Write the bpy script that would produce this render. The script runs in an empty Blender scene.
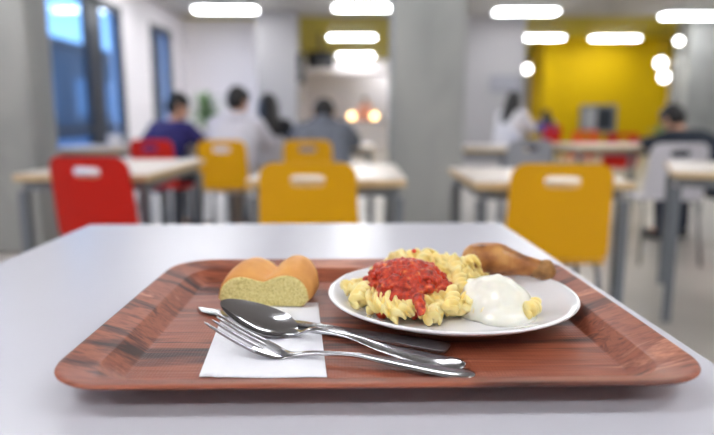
import bpy, bmesh, math, random
from mathutils import Vector, Matrix, Euler, noise as mnoise

random.seed(7)
SC = bpy.context.scene
COL = SC.collection
R = math.radians
PI = math.pi

# ------------------------------------------------------------------ camera, sky, exposure
H, PITCH, F, HORIZON = 0.98, math.atan(99.5 / 600.0), 600.0, 118.0
cd = bpy.data.cameras.new('camera'); cam = bpy.data.objects.new('camera', cd); COL.objects.link(cam)
cam.location = (0, 0, H); cam.rotation_euler = (PI / 2 - PITCH, 0, 0)
cd.sensor_width = 36.0; cd.lens = 36.0 * F / 714.0; cd.clip_start = 0.02; cd.clip_end = 200
cd.dof.use_dof = True; cd.dof.focus_distance = 0.535; cd.dof.aperture_fstop = 2.7
SC.camera = cam

W = bpy.data.worlds.new('dusk_sky'); SC.world = W; W.use_nodes = True
wn = W.node_tree.nodes; wl = W.node_tree.links
bg = wn['Background']
tc = wn.new('ShaderNodeTexCoord'); sx = wn.new('ShaderNodeSeparateXYZ'); rp = wn.new('ShaderNodeValToRGB')
wl.new(tc.outputs['Generated'], sx.inputs[0]); wl.new(sx.outputs['Z'], rp.inputs[0]); wl.new(rp.outputs[0], bg.inputs[0])
rp.color_ramp.elements[0].position = 0.0; rp.color_ramp.elements[0].color = (0.30, 0.55, 0.94, 1)
rp.color_ramp.elements[1].position = 0.5; rp.color_ramp.elements[1].color = (0.14, 0.33, 0.72, 1)
bg.inputs[1].default_value = 1.9

SC.view_settings.view_transform = 'Standard'; SC.view_settings.look = 'None'
SC.view_settings.gamma = 1.0; SC.view_settings.use_curve_mapping = False
SC.view_settings.exposure = 0.80
LAMP = 14.0            # brightness of the ceiling tubes
try:
    SC.cycles.use_denoising = True; SC.cycles.max_bounces = 8; SC.cycles.sample_clamp_indirect = 4.0
except Exception:
    pass

# ------------------------------------------------------------------ helpers
def gp(px, py, z):
    """world point seen at pixel (px, py) on the horizontal plane of height z"""
    d = Vector(((px - 357.0) / F, 1.0, -(py - 217.5) / F))
    c, s = math.cos(PITCH), math.sin(PITCH)
    w = Vector((d.x, d.y * c + d.z * s, -d.y * s + d.z * c))
    t = (z - H) / w.z
    return Vector((w.x * t, w.y * t, z))

def ax(px, depth):
    return (px - 357.0) / F * depth

def lin(c):
    c /= 255.0
    return c / 12.92 if c <= 0.04045 else ((c + 0.055) / 1.055) ** 2.4

def rgb(r, g, b): return (lin(r), lin(g), lin(b), 1.0)

def mat(name, col, rough=0.5, metal=0.0, spec=0.5, coat=0.0, var=0.0, vscale=8.0, bump=0.0, bscale=60.0, sss=0.0, stretch=(1, 1, 1)):
    m = bpy.data.materials.new(name); m.use_nodes = True
    n, l = m.node_tree.nodes, m.node_tree.links
    b = n['Principled BSDF']
    b.inputs['Base Color'].default_value = col; b.inputs['Roughness'].default_value = rough
    b.inputs['Metallic'].default_value = metal; b.inputs['Specular IOR Level'].default_value = spec
    b.inputs['Coat Weight'].default_value = coat; b.inputs['Coat Roughness'].default_value = 0.08
    if sss:
        b.inputs['Subsurface Weight'].default_value = sss; b.inputs['Subsurface Radius'].default_value = (1, 0.8, 0.5)
        b.inputs['Subsurface Scale'].default_value = 0.008
    t = n.new('ShaderNodeTexCoord'); mp = n.new('ShaderNodeMapping'); mp.inputs['Scale'].default_value = stretch
    l.new(t.outputs['Object'], mp.inputs[0])
    if var or True:
        nz = n.new('ShaderNodeTexNoise'); nz.inputs['Scale'].default_value = vscale; nz.inputs['Detail'].default_value = 5
        l.new(mp.outputs[0], nz.inputs['Vector'])
        mx = n.new('ShaderNodeMix'); mx.data_type = 'RGBA'
        v = var or 0.03
        mx.inputs[6].default_value = tuple(max(0, c * (1 - v)) for c in col[:3]) + (1,)
        mx.inputs[7].default_value = tuple(min(1, c * (1 + v)) for c in col[:3]) + (1,)
        l.new(nz.outputs['Fac'], mx.inputs[0]); l.new(mx.outputs[2], b.inputs['Base Color'])
    if bump:
        bn = n.new('ShaderNodeTexNoise'); bn.inputs['Scale'].default_value = bscale; bn.inputs['Detail'].default_value = 4
        l.new(mp.outputs[0], bn.inputs['Vector'])
        bp = n.new('ShaderNodeBump'); bp.inputs['Strength'].default_value = bump; bp.inputs['Distance'].default_value = 0.002
        l.new(bn.outputs['Fac'], bp.inputs['Height']); l.new(bp.outputs[0], b.inputs['Normal'])
    return m

def ramp_mat(name, stops, scale, stretch=(1, 1, 1), rough=0.5, distort=0.0, detail=6, bump=0.0, spec=0.5, coat=0.0, sss=0.0):
    m = mat(name, stops[0][1], rough, 0, spec, coat, sss=sss)
    n, l = m.node_tree.nodes, m.node_tree.links
    b = n['Principled BSDF']
    t = n.new('ShaderNodeTexCoord'); mp = n.new('ShaderNodeMapping'); mp.inputs['Scale'].default_value = stretch
    nz = n.new('ShaderNodeTexNoise'); nz.inputs['Scale'].default_value = scale; nz.inputs['Detail'].default_value = detail
    nz.inputs['Distortion'].default_value = distort
    r = n.new('ShaderNodeValToRGB')
    while len(r.color_ramp.elements) < len(stops): r.color_ramp.elements.new(0.5)
    for e, (p, c) in zip(r.color_ramp.elements, stops): e.position = p; e.color = c
    l.new(t.outputs['Object'], mp.inputs[0]); l.new(mp.outputs[0], nz.inputs['Vector'])
    l.new(nz.outputs['Fac'], r.inputs[0]); l.new(r.outputs[0], b.inputs['Base Color'])
    if bump:
        bp = n.new('ShaderNodeBump'); bp.inputs['Strength'].default_value = bump; bp.inputs['Distance'].default_value = 0.002
        l.new(nz.outputs['Fac'], bp.inputs['Height']); l.new(bp.outputs[0], b.inputs['Normal'])
    return m

def emit(name, col, s):
    m = bpy.data.materials.new(name); m.use_nodes = True
    b = m.node_tree.nodes['Principled BSDF']
    b.inputs['Base Color'].default_value = col
    b.inputs['Emission Color'].default_value = col; b.inputs['Emission Strength'].default_value = s
    return m

class MB:
    """collects shapes; build() links them as one mesh object"""
    def __init__(s): s.v = []; s.f = []
    def add(s, verts, faces, M=None):
        k = len(s.v)
        s.v += [tuple(M @ Vector(v)) if M else tuple(v) for v in verts]
        s.f += [tuple(i + k for i in f) for f in faces]
        return s
    def box(s, x0, x1, y0, y1, z0, z1, M=None):
        vs = [(x, y, z) for z in (z0, z1) for y in (y0, y1) for x in (x0, x1)]
        return s.add(vs, [(0, 2, 3, 1), (4, 5, 7, 6), (0, 1, 5, 4), (2, 6, 7, 3), (0, 4, 6, 2), (1, 3, 7, 5)], M)
    def rings(s, rings, cap=True, closed=True):
        n = len(rings[0]); vs = [p for r in rings for p in r]; fs = []
        for i in range(len(rings) - 1):
            for j in range(n if closed else n - 1):
                a = i * n + j; b = i * n + (j + 1) % n
                fs.append((a, b, b + n, a + n))
        if cap:
            fs.append(tuple(range(n - 1, -1, -1))); fs.append(tuple((len(rings) - 1) * n + j for j in range(n)))
        return s.add(vs, fs)
    def tube(s, pts, rad, n=10, cap=True):
        pts = [Vector(p) for p in pts]
        rad = rad if isinstance(rad, (list, tuple)) else [rad] * len(pts)
        rings = []; up = Vector((0, 0, 1)); prev = None
        for i, p in enumerate(pts):
            d = (pts[min(i + 1, len(pts) - 1)] - pts[max(i - 1, 0)]).normalized()
            if prev is None:
                a = up if abs(d.z) < 0.9 else Vector((1, 0, 0))
                u = d.cross(a).normalized()
            else:
                u = (prev - d * prev.dot(d)).normalized()
            prev = u; w = d.cross(u)
            rings.append([p + (u * math.cos(2 * PI * k / n) + w * math.sin(2 * PI * k / n)) * rad[i] for k in range(n)])
        return s.rings(rings, cap)
    def lathe(s, prof, n=32, cx=0, cy=0):
        rings = [[(cx + r * math.cos(2 * PI * k / n), cy + r * math.sin(2 * PI * k / n), z) for k in range(n)] for r, z in prof]
        return s.rings(rings, cap=True)
    def ball(s, c, r, n=14, m=8):
        c = Vector(c); r = r if isinstance(r, (list, tuple)) else (r, r, r)
        rings = []
        for i in range(1, m):
            t = PI * i / m
            rings.append([(c.x + r[0] * math.sin(t) * math.cos(2 * PI * k / n), c.y + r[1] * math.sin(t) * math.sin(2 * PI * k / n), c.z - r[2] * math.cos(t)) for k in range(n)])
        return s.rings(rings)
    def capsule(s, p0, r0, p1, r1, n=12):
        p0, p1 = Vector(p0), Vector(p1)
        d = (p1 - p0); L = d.length; d = d.normalized() if L > 1e-6 else Vector((0, 0, 1))
        pts = []; rr = []
        for a in (80, 55, 28, 0):
            pts.append(p0 - d * r0 * math.sin(R(a))); rr.append(r0 * math.cos(R(a)))
        for a in (0, 28, 55, 80):
            if a == 0 and L < 1e-6: continue
            pts.append(p1 + d * r1 * math.sin(R(a))); rr.append(r1 * math.cos(R(a)))
        return s.tube(pts, rr, n)
    def mesh(s, name):
        me = bpy.data.meshes.new(name); me.from_pydata(s.v, [], s.f)
        b = bmesh.new(); b.from_mesh(me); bmesh.ops.recalc_face_normals(b, faces=b.faces[:]); b.to_mesh(me); b.free()
        return me
    def build(s, name, m, parent=None, smooth=False, bevel=0.0, voxel=0.0, relax=0, sub=0, sharp=None):
        me = s.mesh(name)
        o = bpy.data.objects.new(name, me); COL.objects.link(o)
        if voxel:
            r = o.modifiers.new('remesh', 'REMESH'); r.mode = 'VOXEL'; r.voxel_size = voxel
            if relax:
                q = o.modifiers.new('smooth', 'SMOOTH'); q.iterations = relax; q.factor = 0.5
            smooth = True
        if bevel:
            bv = o.modifiers.new('bevel', 'BEVEL'); bv.width = bevel; bv.segments = 2; bv.limit_method = 'ANGLE'; bv.angle_limit = R(40)
        if sub:
            sb = o.modifiers.new('sub', 'SUBSURF'); sb.levels = sub; sb.render_levels = sub
        if voxel or bevel or sub:
            dg = bpy.context.evaluated_depsgraph_get()
            nm = bpy.data.meshes.new_from_object(o.evaluated_get(dg))
            o.modifiers.clear(); o.data = nm; bpy.data.meshes.remove(me); nm.name = name; me = nm
        me.materials.clear(); me.materials.append(m)
        if smooth:
            for p in me.polygons: p.use_smooth = True
            if sharp: me.set_sharp_from_angle(angle=R(sharp))
        if parent: o.parent = parent
        return o

def tag(o, label, cat, group=None, kind=None):
    o['label'] = label; o['category'] = cat
    if group: o['group'] = group
    if kind: o['kind'] = kind
    return o

def thing(name, label, cat, loc=(0, 0, 0), rz=0.0, group=None):
    o = bpy.data.objects.new(name, None); COL.objects.link(o)
    o.location = loc; o.rotation_euler = (0, 0, rz); o.empty_display_size = 0.05
    return tag(o, label, cat, group)

def struct(o): o['kind'] = 'structure'; return o

def dup(root, label, loc, rz=0.0):
    r = root.copy(); COL.objects.link(r); r.location = loc; r.rotation_euler = (0, 0, rz); r['label'] = label
    for ch in [c for c in COL.objects if c.parent == root]:
        c = ch.copy(); COL.objects.link(c); c.parent = r
        for g in [k for k in COL.objects if k.parent == ch]:
            d = g.copy(); COL.objects.link(d); d.parent = c
    return r

# ------------------------------------------------------------------ materials
M = {}
M['wall'] = mat('white wall paint', rgb(238, 233, 237), 0.7, var=0.02, vscale=2)
M['wall_grey'] = mat('grey wall paint', rgb(166, 163, 165), 0.7, var=0.03, vscale=2)
M['ceiling'] = mat('ceiling paint', rgb(186, 183, 179), 0.8, var=0.03, vscale=1.5)
M['olive'] = mat('yellow ceiling paint', rgb(176, 160, 20), 0.7, var=0.05)
M['yellow_wall'] = mat('yellow wall paint', rgb(204, 168, 2), 0.7, spec=0.15, var=0.03)
M['concrete'] = ramp_mat('fair-faced concrete', [(0.3, rgb(142, 144, 142)), (0.7, rgb(168, 168, 165))], 2.2, (1, 1, 0.6), 0.75, 0.4, bump=0.15)
M['floor'] = ramp_mat('polished concrete floor', [(0.3, rgb(166, 161, 154)), (0.7, rgb(188, 182, 174))], 1.3, rough=0.32, distort=0.3)
M['laminate'] = mat('white table laminate', rgb(201, 200, 209), 0.26, spec=0.12, var=0.01)
M['top_cream'] = mat('cream table laminate', rgb(226, 214, 203), 0.3, var=0.01)
M['birch'] = ramp_mat('birch ply edge', [(0.35, rgb(196, 166, 118)), (0.65, rgb(224, 198, 152))], 30, (1, 1, 8), 0.5)
M['leg_grey'] = mat('blue grey powder coat', rgb(112, 118, 126), 0.45, var=0.02)
M['frame_dark'] = mat('dark window frame', rgb(34, 40, 50), 0.4)
M['red'] = mat('red chair shell', rgb(200, 28, 16), 0.45, spec=0.3, var=0.02)
M['yellow'] = mat('yellow chair shell', rgb(226, 166, 4), 0.45, spec=0.3, var=0.02)
M['orange'] = mat('orange chair shell', rgb(236, 96, 20), 0.42, var=0.02)
M['shell_grey'] = mat('grey chair shell', rgb(160, 162, 170), 0.45, var=0.02)
M['shell_white'] = mat('white chair shell', rgb(216, 214, 222), 0.45, var=0.02)
M['chrome'] = mat('grey chair tube', rgb(120, 122, 126), 0.3, 0.8)
M['porcelain'] = mat('white porcelain', rgb(238, 237, 241), 0.12, spec=0.6, coat=0.4, var=0.005)
M['steel'] = mat('stainless steel', rgb(176, 176, 180), 0.14, 1.0, var=0.01)
M['steel_brush'] = mat('brushed steel', rgb(160, 160, 162), 0.22, 1.0, var=0.03, vscale=30, stretch=(1, 20, 20))
M['black'] = mat('black plastic', rgb(22, 24, 28), 0.4)
M['screen'] = mat('dark screen', rgb(14, 18, 28), 0.15)
M['skin'] = mat('skin', rgb(214, 164, 136), 0.55, sss=0.05, var=0.03)
M['hair'] = mat('black hair', rgb(24, 20, 20), 0.5, var=0.2, vscale=60, bump=0.5, bscale=120)
M['shoe'] = mat('dark shoe', rgb(32, 32, 36), 0.6)
M['eye'] = mat('dark eye', rgb(25, 18, 16), 0.2)
M['lip'] = mat('lips', rgb(176, 98, 88), 0.5)

def cloth(name, c): return mat(name, c, 0.85, var=0.08, vscale=25, bump=0.3, bscale=40)

# tray wood
def wood():
    m = bpy.data.materials.new('walnut tray print'); m.use_nodes = True
    n, l = m.node_tree.nodes, m.node_tree.links; b = n['Principled BSDF']
    t = n.new('ShaderNodeTexCoord')
    mp = n.new('ShaderNodeMapping'); mp.inputs['Scale'].default_value = (1.6, 17, 17); mp.inputs['Rotation'].default_value = (0, 0, R(-2))
    nz = n.new('ShaderNodeTexNoise'); nz.inputs['Scale'].default_value = 1.5; nz.inputs['Detail'].default_value = 7; nz.inputs['Distortion'].default_value = 0.9
    nz.inputs['Roughness'].default_value = 0.6
    r = n.new('ShaderNodeValToRGB')
    st = [(0.36, rgb(54, 26, 22)), (0.43, rgb(104, 54, 40)), (0.50, rgb(158, 88, 62)), (0.58, rgb(136, 72, 52)), (0.68, rgb(196, 130, 102))]
    while len(r.color_ramp.elements) < len(st): r.color_ramp.elements.new(0.5)
    for e, (p, c) in zip(r.color_ramp.elements, st): e.position = p; e.color = c
    l.new(t.outputs['Object'], mp.inputs[0]); l.new(mp.outputs[0], nz.inputs['Vector']); l.new(nz.outputs['Fac'], r.inputs[0])
    # fine dark pores along the grain
    mp2 = n.new('ShaderNodeMapping'); mp2.inputs['Scale'].default_value = (12, 260, 260)
    n2 = n.new('ShaderNodeTexNoise'); n2.inputs['Scale'].default_value = 1.0; n2.inputs['Detail'].default_value = 3
    r2 = n.new('ShaderNodeValToRGB'); r2.color_ramp.elements[0].position = 0.36; r2.color_ramp.elements[0].color = (0.74, 0.70, 0.68, 1)
    r2.color_ramp.elements[1].position = 0.5; r2.color_ramp.elements[1].color = (1, 1, 1, 1)
    l.new(t.outputs['Object'], mp2.inputs[0]); l.new(mp2.outputs[0], n2.inputs['Vector']); l.new(n2.outputs['Fac'], r2.inputs[0])
    mx = n.new('ShaderNodeMix'); mx.data_type = 'RGBA'; mx.blend_type = 'MULTIPLY'; mx.inputs[0].default_value = 1.0
    l.new(r.outputs[0], mx.inputs[6]); l.new(r2.outputs[0], mx.inputs[7]); l.new(mx.outputs[2], b.inputs['Base Color'])
    # embossed anti-slip weave
    w1 = n.new('ShaderNodeTexWave'); w1.bands_direction = 'X'; w1.inputs['Scale'].default_value = 110
    w2 = n.new('ShaderNodeTexWave'); w2.bands_direction = 'Y'; w2.inputs['Scale'].default_value = 110
    l.new(t.outputs['Object'], w1.inputs[0]); l.new(t.outputs['Object'], w2.inputs[0])
    ad = n.new('ShaderNodeMath'); ad.operation = 'MULTIPLY'; l.new(w1.outputs['Fac'], ad.inputs[0]); l.new(w2.outputs['Fac'], ad.inputs[1])
    bp = n.new('ShaderNodeBump'); bp.inputs['Strength'].default_value = 0.35; bp.inputs['Distance'].default_value = 0.0006
    sz = n.new('ShaderNodeSeparateXYZ'); l.new(t.outputs['Object'], sz.inputs[0])
    lt = n.new('ShaderNodeMath'); lt.operation = 'LESS_THAN'; lt.inputs[1].default_value = 0.0036; l.new(sz.outputs['Z'], lt.inputs[0])   # weave on the flat floor only
    am = n.new('ShaderNodeMath'); am.operation = 'MULTIPLY'; l.new(ad.outputs[0], am.inputs[0]); l.new(lt.outputs[0], am.inputs[1]); ad = am
    l.new(ad.outputs[0], bp.inputs['Height']); l.new(bp.outputs[0], b.inputs['Normal'])
    b.inputs['Roughness'].default_value = 0.38; b.inputs['Specular IOR Level'].default_value = 0.35
    return m
M['walnut'] = wood()

def glass_mat():
    m = bpy.data.materials.new('window glass'); m.use_nodes = True
    n, l = m.node_tree.nodes, m.node_tree.links; n.remove(n['Principled BSDF'])
    tr = n.new('ShaderNodeBsdfTransparent'); tr.inputs[0].default_value = (0.80, 0.88, 0.95, 1)
    gl = n.new('ShaderNodeBsdfGlossy'); gl.inputs['Roughness'].default_value = 0.02
    lwt = n.new('ShaderNodeLayerWeight'); lwt.inputs['Blend'].default_value = 0.5
    p5 = n.new('ShaderNodeMath'); p5.operation = 'POWER'; p5.inputs[1].default_value = 4.0; l.new(lwt.outputs['Facing'], p5.inputs[0])
    fr = n.new('ShaderNodeMath'); fr.operation = 'MULTIPLY_ADD'; fr.inputs[1].default_value = 0.5; fr.inputs[2].default_value = 0.04; l.new(p5.outputs[0], fr.inputs[0])
    mx = n.new('ShaderNodeMixShader'); l.new(fr.outputs[0], mx.inputs[0]); l.new(tr.outputs[0], mx.inputs[1]); l.new(gl.outputs[0], mx.inputs[2])
    l.new(mx.outputs[0], n['Material Output'].inputs[0]); return m
M['glass'] = glass_mat()

# ------------------------------------------------------------------ the room
CEIL = 3.0; XL = -3.57; XR = 13.0; YB = 22.0; YF = -3.0; YW = 12.9
struct(MB().box(XL - 0.2, XR + 0.2, YF - 0.2, YB + 0.2, -0.12, 0.0).build('floor', M['floor']))
struct(MB().box(XL - 0.2, XR + 0.2, YF - 0.2, 12.6, CEIL, CEIL + 0.15).build('ceiling', M['ceiling']))
struct(MB().box(XL - 0.2, XR + 0.2, 12.6, YB + 0.2, CEIL, CEIL + 0.15).build('ceiling_yellow', M['olive']))
W1 = (4.6, 9.45, 0.42, 2.62); W2 = (10.7, 11.9, 0.42, 2.62)          # window openings: y0, y1, z0, z1
lw = MB(); a, b = XL - 0.2, XL
lw.box(a, b, YF, W1[0], 0, CEIL).box(a, b, W1[1], W2[0], 0, CEIL).box(a, b, W2[1], YW, 0, CEIL)
for w in (W1, W2): lw.box(a, b, w[0], w[1], 0, w[2]).box(a, b, w[0], w[1], w[3], CEIL)
struct(lw.build('wall_left', M['wall']))
struct(MB().box(XL - 0.2, -1.9, YW, YW + 0.2, 0, CEIL).build('wall_back_left', M['wall']))
struct(MB().box(-2.1, -1.9, YW + 0.2, YB, 0, CEIL).build('wall_corridor', M['wall']))
struct(MB().box(-2.1, XR + 0.2, YB, YB + 0.2, 0, CEIL).build('wall_back', M['wall']))
struct(MB().box(XR, XR + 0.2, YF, YB, 0, CEIL).build('wall_right', M['wall_grey']))
struct(MB().box(XL - 0.2, XR + 0.2, YF - 0.2, YF, 0, CEIL).build('wall_front', M['wall']))
struct(MB().box(1.4, 3.40, 12.5, 13.3, 0, CEIL).build('wall_middle', M['wall_grey']))
struct(MB().box(4.86, 8.12, 16.0, 17.2, 0, CEIL).build('wall_yellow', M['yellow_wall']))
struct(MB().box(-1.9, 1.9, 19.6, 20.2, 2.42, 2.80).build('trim_1', M['wall']))       # white box above the far counter
struct(MB().box(9.0, 9.5, 17.0, 17.4, 1.9, 2.95).build('trim_2', M['black']))
def window(n, w, mull):
    y0, y1, z0, z1 = w
    f = MB(); t = 0.11
    f.box(XL - 0.07, XL + 0.005, y0, y0 + t, z0, z1).box(XL - 0.07, XL + 0.005, y1 - t, y1, z0, z1)
    f.box(XL - 0.07, XL + 0.005, y0, y1, z0, z0 + t).box(XL - 0.07, XL + 0.005, y0, y1, z1 - t, z1)
    for y, t2 in mull: f.box(XL - 0.07, XL + 0.005, y, y + t2, z0, z1)
    f.box(XL - 0.065, XL, y0, y1, 0.80, 0.87)
    root = struct(f.build('window_%d' % n, M['frame_dark']))
    MB().box(XL - 0.045, XL - 0.035, y0 + 0.02, y1 - 0.02, z0 + 0.02, z1 - 0.02).build('window_pane', M['glass'], root)
    return root
window(1, W1, [(8.22, 0.46), (6.2, 0.09)])
window(2, W2, [])
# concrete pillars
def pillar(name, x0, x1, y0, y1, m='concrete'):
    p = MB().box(x0, x1, y0, y1, 0, CEIL).build(name, M[m], bevel=0.02)
    return struct(p)
pillar('pillar', -2.72, -2.30, 4.3, 4.66)
pillar('pillar', 0.25, 0.77, 4.35, 4.87)
pillar('pillar', 6.68, 7.5, 12.4, 13.0)
pillar('pillar', -1.95, -1.17, 11.9, 12.6, 'wall_grey')
# outside
struct(MB().box(-80, XL - 0.2, -30, 90, -0.3, -0.12).build('pavement', mat('outside paving', rgb(120, 140, 160), 0.8, var=0.1)))
bld = thing('office_building', 'dark teal building outside, seen through the big window beside the concrete pillar', 'building', (-19, 30, -0.12))
MB().box(-4, 4, -11, 14, 0, 4.7).build('facade', mat('teal facade', rgb(32, 62, 74), 0.6, var=0.2, vscale=1), bld)
MB().box(-4.3, 4.3, -11.3, 14.3, 4.7, 5.0).build('roof', mat('dark roof', rgb(34, 48, 60), 0.7), bld)
for k in range(6):
    MB().box(3.98, 4.04, -9.5 + k * 4, -7.6 + k * 4, 1.2, 3.2).build('facade_window', mat('facade window glass', rgb(60, 96, 120), 0.15), bld)

tb = thing('sky_cover_block', 'dark block added outside to cover the sky in the narrow window strip', 'building', (-16.2, 58, -0.12))  # dark block added so the narrow window strip shows no bright sky
MB().box(-2.3, 2.3, -8, 8, 0, 17).build('facade', mat('dark sky cover face', rgb(12, 20, 32), 0.6, var=0.2, vscale=1), tb)
MB().box(-2.5, 2.5, -8.2, 8.2, 17.0, 17.5).build('roof', mat('sky cover top', rgb(34, 40, 50), 0.7), tb)
# ------------------------------------------------------------------ lights
M['tube'] = emit('tube light diffuser', (0.955, 0.975, 1.0, 1), LAMP)
M['housing'] = mat('white lamp housing', rgb(225, 225, 222), 0.4)
def tube_light(x, y, label, z=2.90):
    t = thing('ceiling_light', label, 'ceiling light', (x, y, z), 0, 'ceiling tube lights')
    mb = MB(); mb.box(-0.56, 0.56, -0.16, 0.16, 0.0, 0.06)
    mb.build('housing', M['housing'], t, bevel=0.01)
    d = MB(); d.box(-0.55, 0.55, -0.15, 0.15, -0.03, -0.001); d.build('diffuser', M['tube'], t, bevel=0.015)
    for s in (-0.4, 0.4):
        MB().tube([(s, 0, 0.055), (s, 0, CEIL - z)], 0.008, 8).build('hanger', M['leg_grey'], t)
    return t
t0 = tube_light(ax(226, 10.75), 11.2, 'glowing white tube light on the ceiling before the white back wall and grey column')
for px, D, lab in [
    (366, 10.55, 'glowing white tube light on the ceiling partly behind the middle pillar, nearest of three'),
    (526, 10.95, 'glowing white tube light on the ceiling above the grey wall board'),
    (692, 11.4, 'glowing white tube light on the ceiling cut by the picture edge'),
    (352, 14.4, 'glowing white tube light before the olive ceiling, second in the row of three'),
    (356, 18.6, 'white tube light lowest of the three before the far white wall'),
    (540, 14.5, 'glowing white tube light at the yellow wall corner nearest the grey wall block'),
    (615, 14.6, 'glowing white tube light across the upper yellow wall'),
]:
    dup(t0, lab, (ax(px, D), D * 1.0136 + 0.31, 2.90))
for x, y in [(-2.3, 7.4), (0.3, 7.4), (3.0, 7.4), (6.0, 7.4), (-2.3, 3.6), (0.1, 3.3), (3.0, 3.6), (6.0, 3.6), (-1.6, 0.2), (1.8, 0.2), (9.0, 14.5), (9.0, 10.6), (1.2, 21.2), (1.5, 17.0), (11.0, 19.0), (-2.4, -1.6), (0.1, -1.6), (3.0, -1.6), (4.2, 0.4), (-2.5, 9.2), (3.0, 9.3), (-0.4, 9.3)]:  # unseen ceiling grid, plus lamps added to brighten chairs, table and far walls
    dup(t0, 'unseen white tube light, from a set that continues the ceiling grid and adds fill light', (x, y, 2.90))
M['globe'] = emit('globe lamp glass', (1.0, 0.98, 0.95, 1), 7.0)
M['warm'] = emit('warm lamp glass', (1.0, 0.62, 0.28, 1), 5.0)
def pv(px, py, y):
    """world point seen at pixel (px, py) on the vertical plane at distance y"""
    d = Vector(((px - 357.0) / F, 1.0, -(py - 217.5) / F)); c, s_ = math.cos(PITCH), math.sin(PITCH)
    w = Vector((d.x, d.y * c + d.z * s_, -d.y * s_ + d.z * c)); t = y / w.y
    return Vector((w.x * t, y, H + w.z * t))
def pendant(px, py, D, r, label):
    q_ = pv(px, py, D); z = q_.z
    t = thing('pendant_lamp', label, 'pendant lamp', q_, 0, 'pendant lamps')
    MB().ball((0, 0, 0), r).build('globe', M['globe'], t, smooth=True)
    MB().tube([(0, 0, r * 0.8), (0, 0, r + 0.06)], r * 0.45, 12).build('socket', M['black'], t)
    MB().tube([(0, 0, r + 0.05), (0, 0, CEIL - z)], 0.004, 6).build('cord', M['black'], t)
pendant(679, 41, 7.2, 0.04, 'small white globe lamp hanging in front of the right concrete pillar')
pendant(661, 63, 13.0, 0.10, 'white globe lamp just right of the yellow wall, upper of the two')
pendant(664, 77, 12.4, 0.09, 'white globe lamp just right of the yellow wall, lower of the two')
pendant(527, 69, 18.0, 0.11, 'pale globe lamp in the gap between grey wall and yellow wall')

# ------------------------------------------------------------------ our table
TT = 0.775
tab = thing('dining_table', 'white laminate dining table under the wooden tray', 'table', (-0.119, 1.165, 0), R(1.5))
tw, tl = 0.404, 1.35      # half width, length towards the viewer
tm = MB().box(-tw, tw, -tl, 0, TT - 0.022, TT).build('tabletop', M['laminate'], tab, bevel=0.002)
MB().box(-tw + 0.06, tw - 0.06, -tl + 0.06, -0.06, TT - 0.066, TT - 0.0225).build('apron', M['leg_grey'], tab, bevel=0.003)
for sx_ in (-1, 1):
    for yy in (-0.09, -tl + 0.09):
        MB().box(sx_ * (tw - 0.09) - 0.02, sx_ * (tw - 0.09) + 0.02, yy - 0.02, yy + 0.02, 0, TT - 0.067).build('leg', M['leg_grey'], tab, bevel=0.004)

# ------------------------------------------------------------------ tray
def rrect(w, d, r, z, n=10):
    pts = []
    for cx, cy, a0 in ((w - r, d - r, 0), (-w + r, d - r, 90), (-w + r, -d + r, 180), (w - r, -d + r, 270)):
        for k in range(n + 1):
            a = R(a0 + 90 * k / n); pts.append((cx + r * math.cos(a), cy + r * math.sin(a), z))
    return pts
tray = thing('serving_tray', 'dark walnut-look cafeteria tray with sloping rim on the white table', 'tray', (0.0145, 0.5785, TT), R(1.0))
TW, TD, TR = 0.2435, 0.189, 0.050
prof = [(0.047, 0.0), (0.046, 0.0002), (0.0285, 0.0135), (0.0270, 0.0145), (0.006, 0.0196), (0.0012, 0.0205), (0.0, 0.0218), (0.0008, 0.0231), (0.0024, 0.0236), (0.0045, 0.0232), (0.0240, 0.0174), (0.0255, 0.0169), (0.0268, 0.0159), (0.0280, 0.0148),
        (0.0420, 0.0046), (0.0432, 0.0037), (0.0448, 0.0034), (0.052, 0.0034)]
rg = [rrect(TW - i, TD - i, max(TR - i * 0.62, 0.012), z) for i, z in prof]
MB().rings(rg).build('tray_body', M['walnut'], tray, smooth=True, sharp=50)
FLOOR = TT + 0.0036

# ------------------------------------------------------------------ plate
PC = Vector((0.0990, 0.614, FLOOR))
PR = 0.1295
plate = MB().lathe([(0.03, 0.0015), (0.066, 0.0015), (0.070, 0.0), (0.074, 0.0), (0.077, 0.003), (0.10, 0.0092), (0.120, 0.0150), (PR - 0.001, 0.0195), (PR, 0.0207), (PR - 0.0008, 0.0219), (PR - 0.003, 0.0222),
                    (0.120, 0.0192), (0.106, 0.0140), (0.096, 0.0092), (0.088, 0.0068), (0.078, 0.0060), (0.03, 0.0058)], 96).build('dinner_plate', M['porcelain'], smooth=True)
plate.location = PC
tag(plate, 'round white porcelain plate with pasta, chicken and yogurt on the tray', 'plate')
WELL = FLOOR + 0.006

# ------------------------------------------------------------------ fusilli
def fusilli_mesh(name, L, r, turns, bend):
    rings = []; ns = 48; n = 20
    for i in range(ns + 1):
        t = i / ns; x = (t - 0.5) * L
        e = min(1, min(t, 1 - t) * 12 + 0.55)
        tw_ = 2 * PI * turns * t
        ring = []
        for k in range(n):
            a = 2 * PI * k / n
            lobe = 0.24 + 0.76 * (0.5 + 0.5 * math.cos(2 * (a - tw_))) ** 0.9
            rr = r * e * lobe
            ring.append((x, rr * math.cos(a), rr * math.sin(a) + bend * (4 * (t - 0.5) ** 2)))
        rings.append(ring)
    me = MB().rings(rings).mesh(name)
    for p in me.polygons: p.use_smooth = True
    me.materials.append(M['pasta'])
    return me
M['pasta'] = ramp_mat('cooked pasta', [(0.3, rgb(250, 218, 122)), (0.7, rgb(255, 243, 184))], 60, rough=0.3, spec=0.5, sss=0.15)
FM = [fusilli_mesh('fusilli', L, r, t, b) for L, r, t, b in [(0.034, 0.0088, 1.75, 0.002), (0.030, 0.0092, 1.6, -0.001), (0.038, 0.0086, 2.0, 0.004), (0.027, 0.0090, 1.4, 0.0)]]
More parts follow.
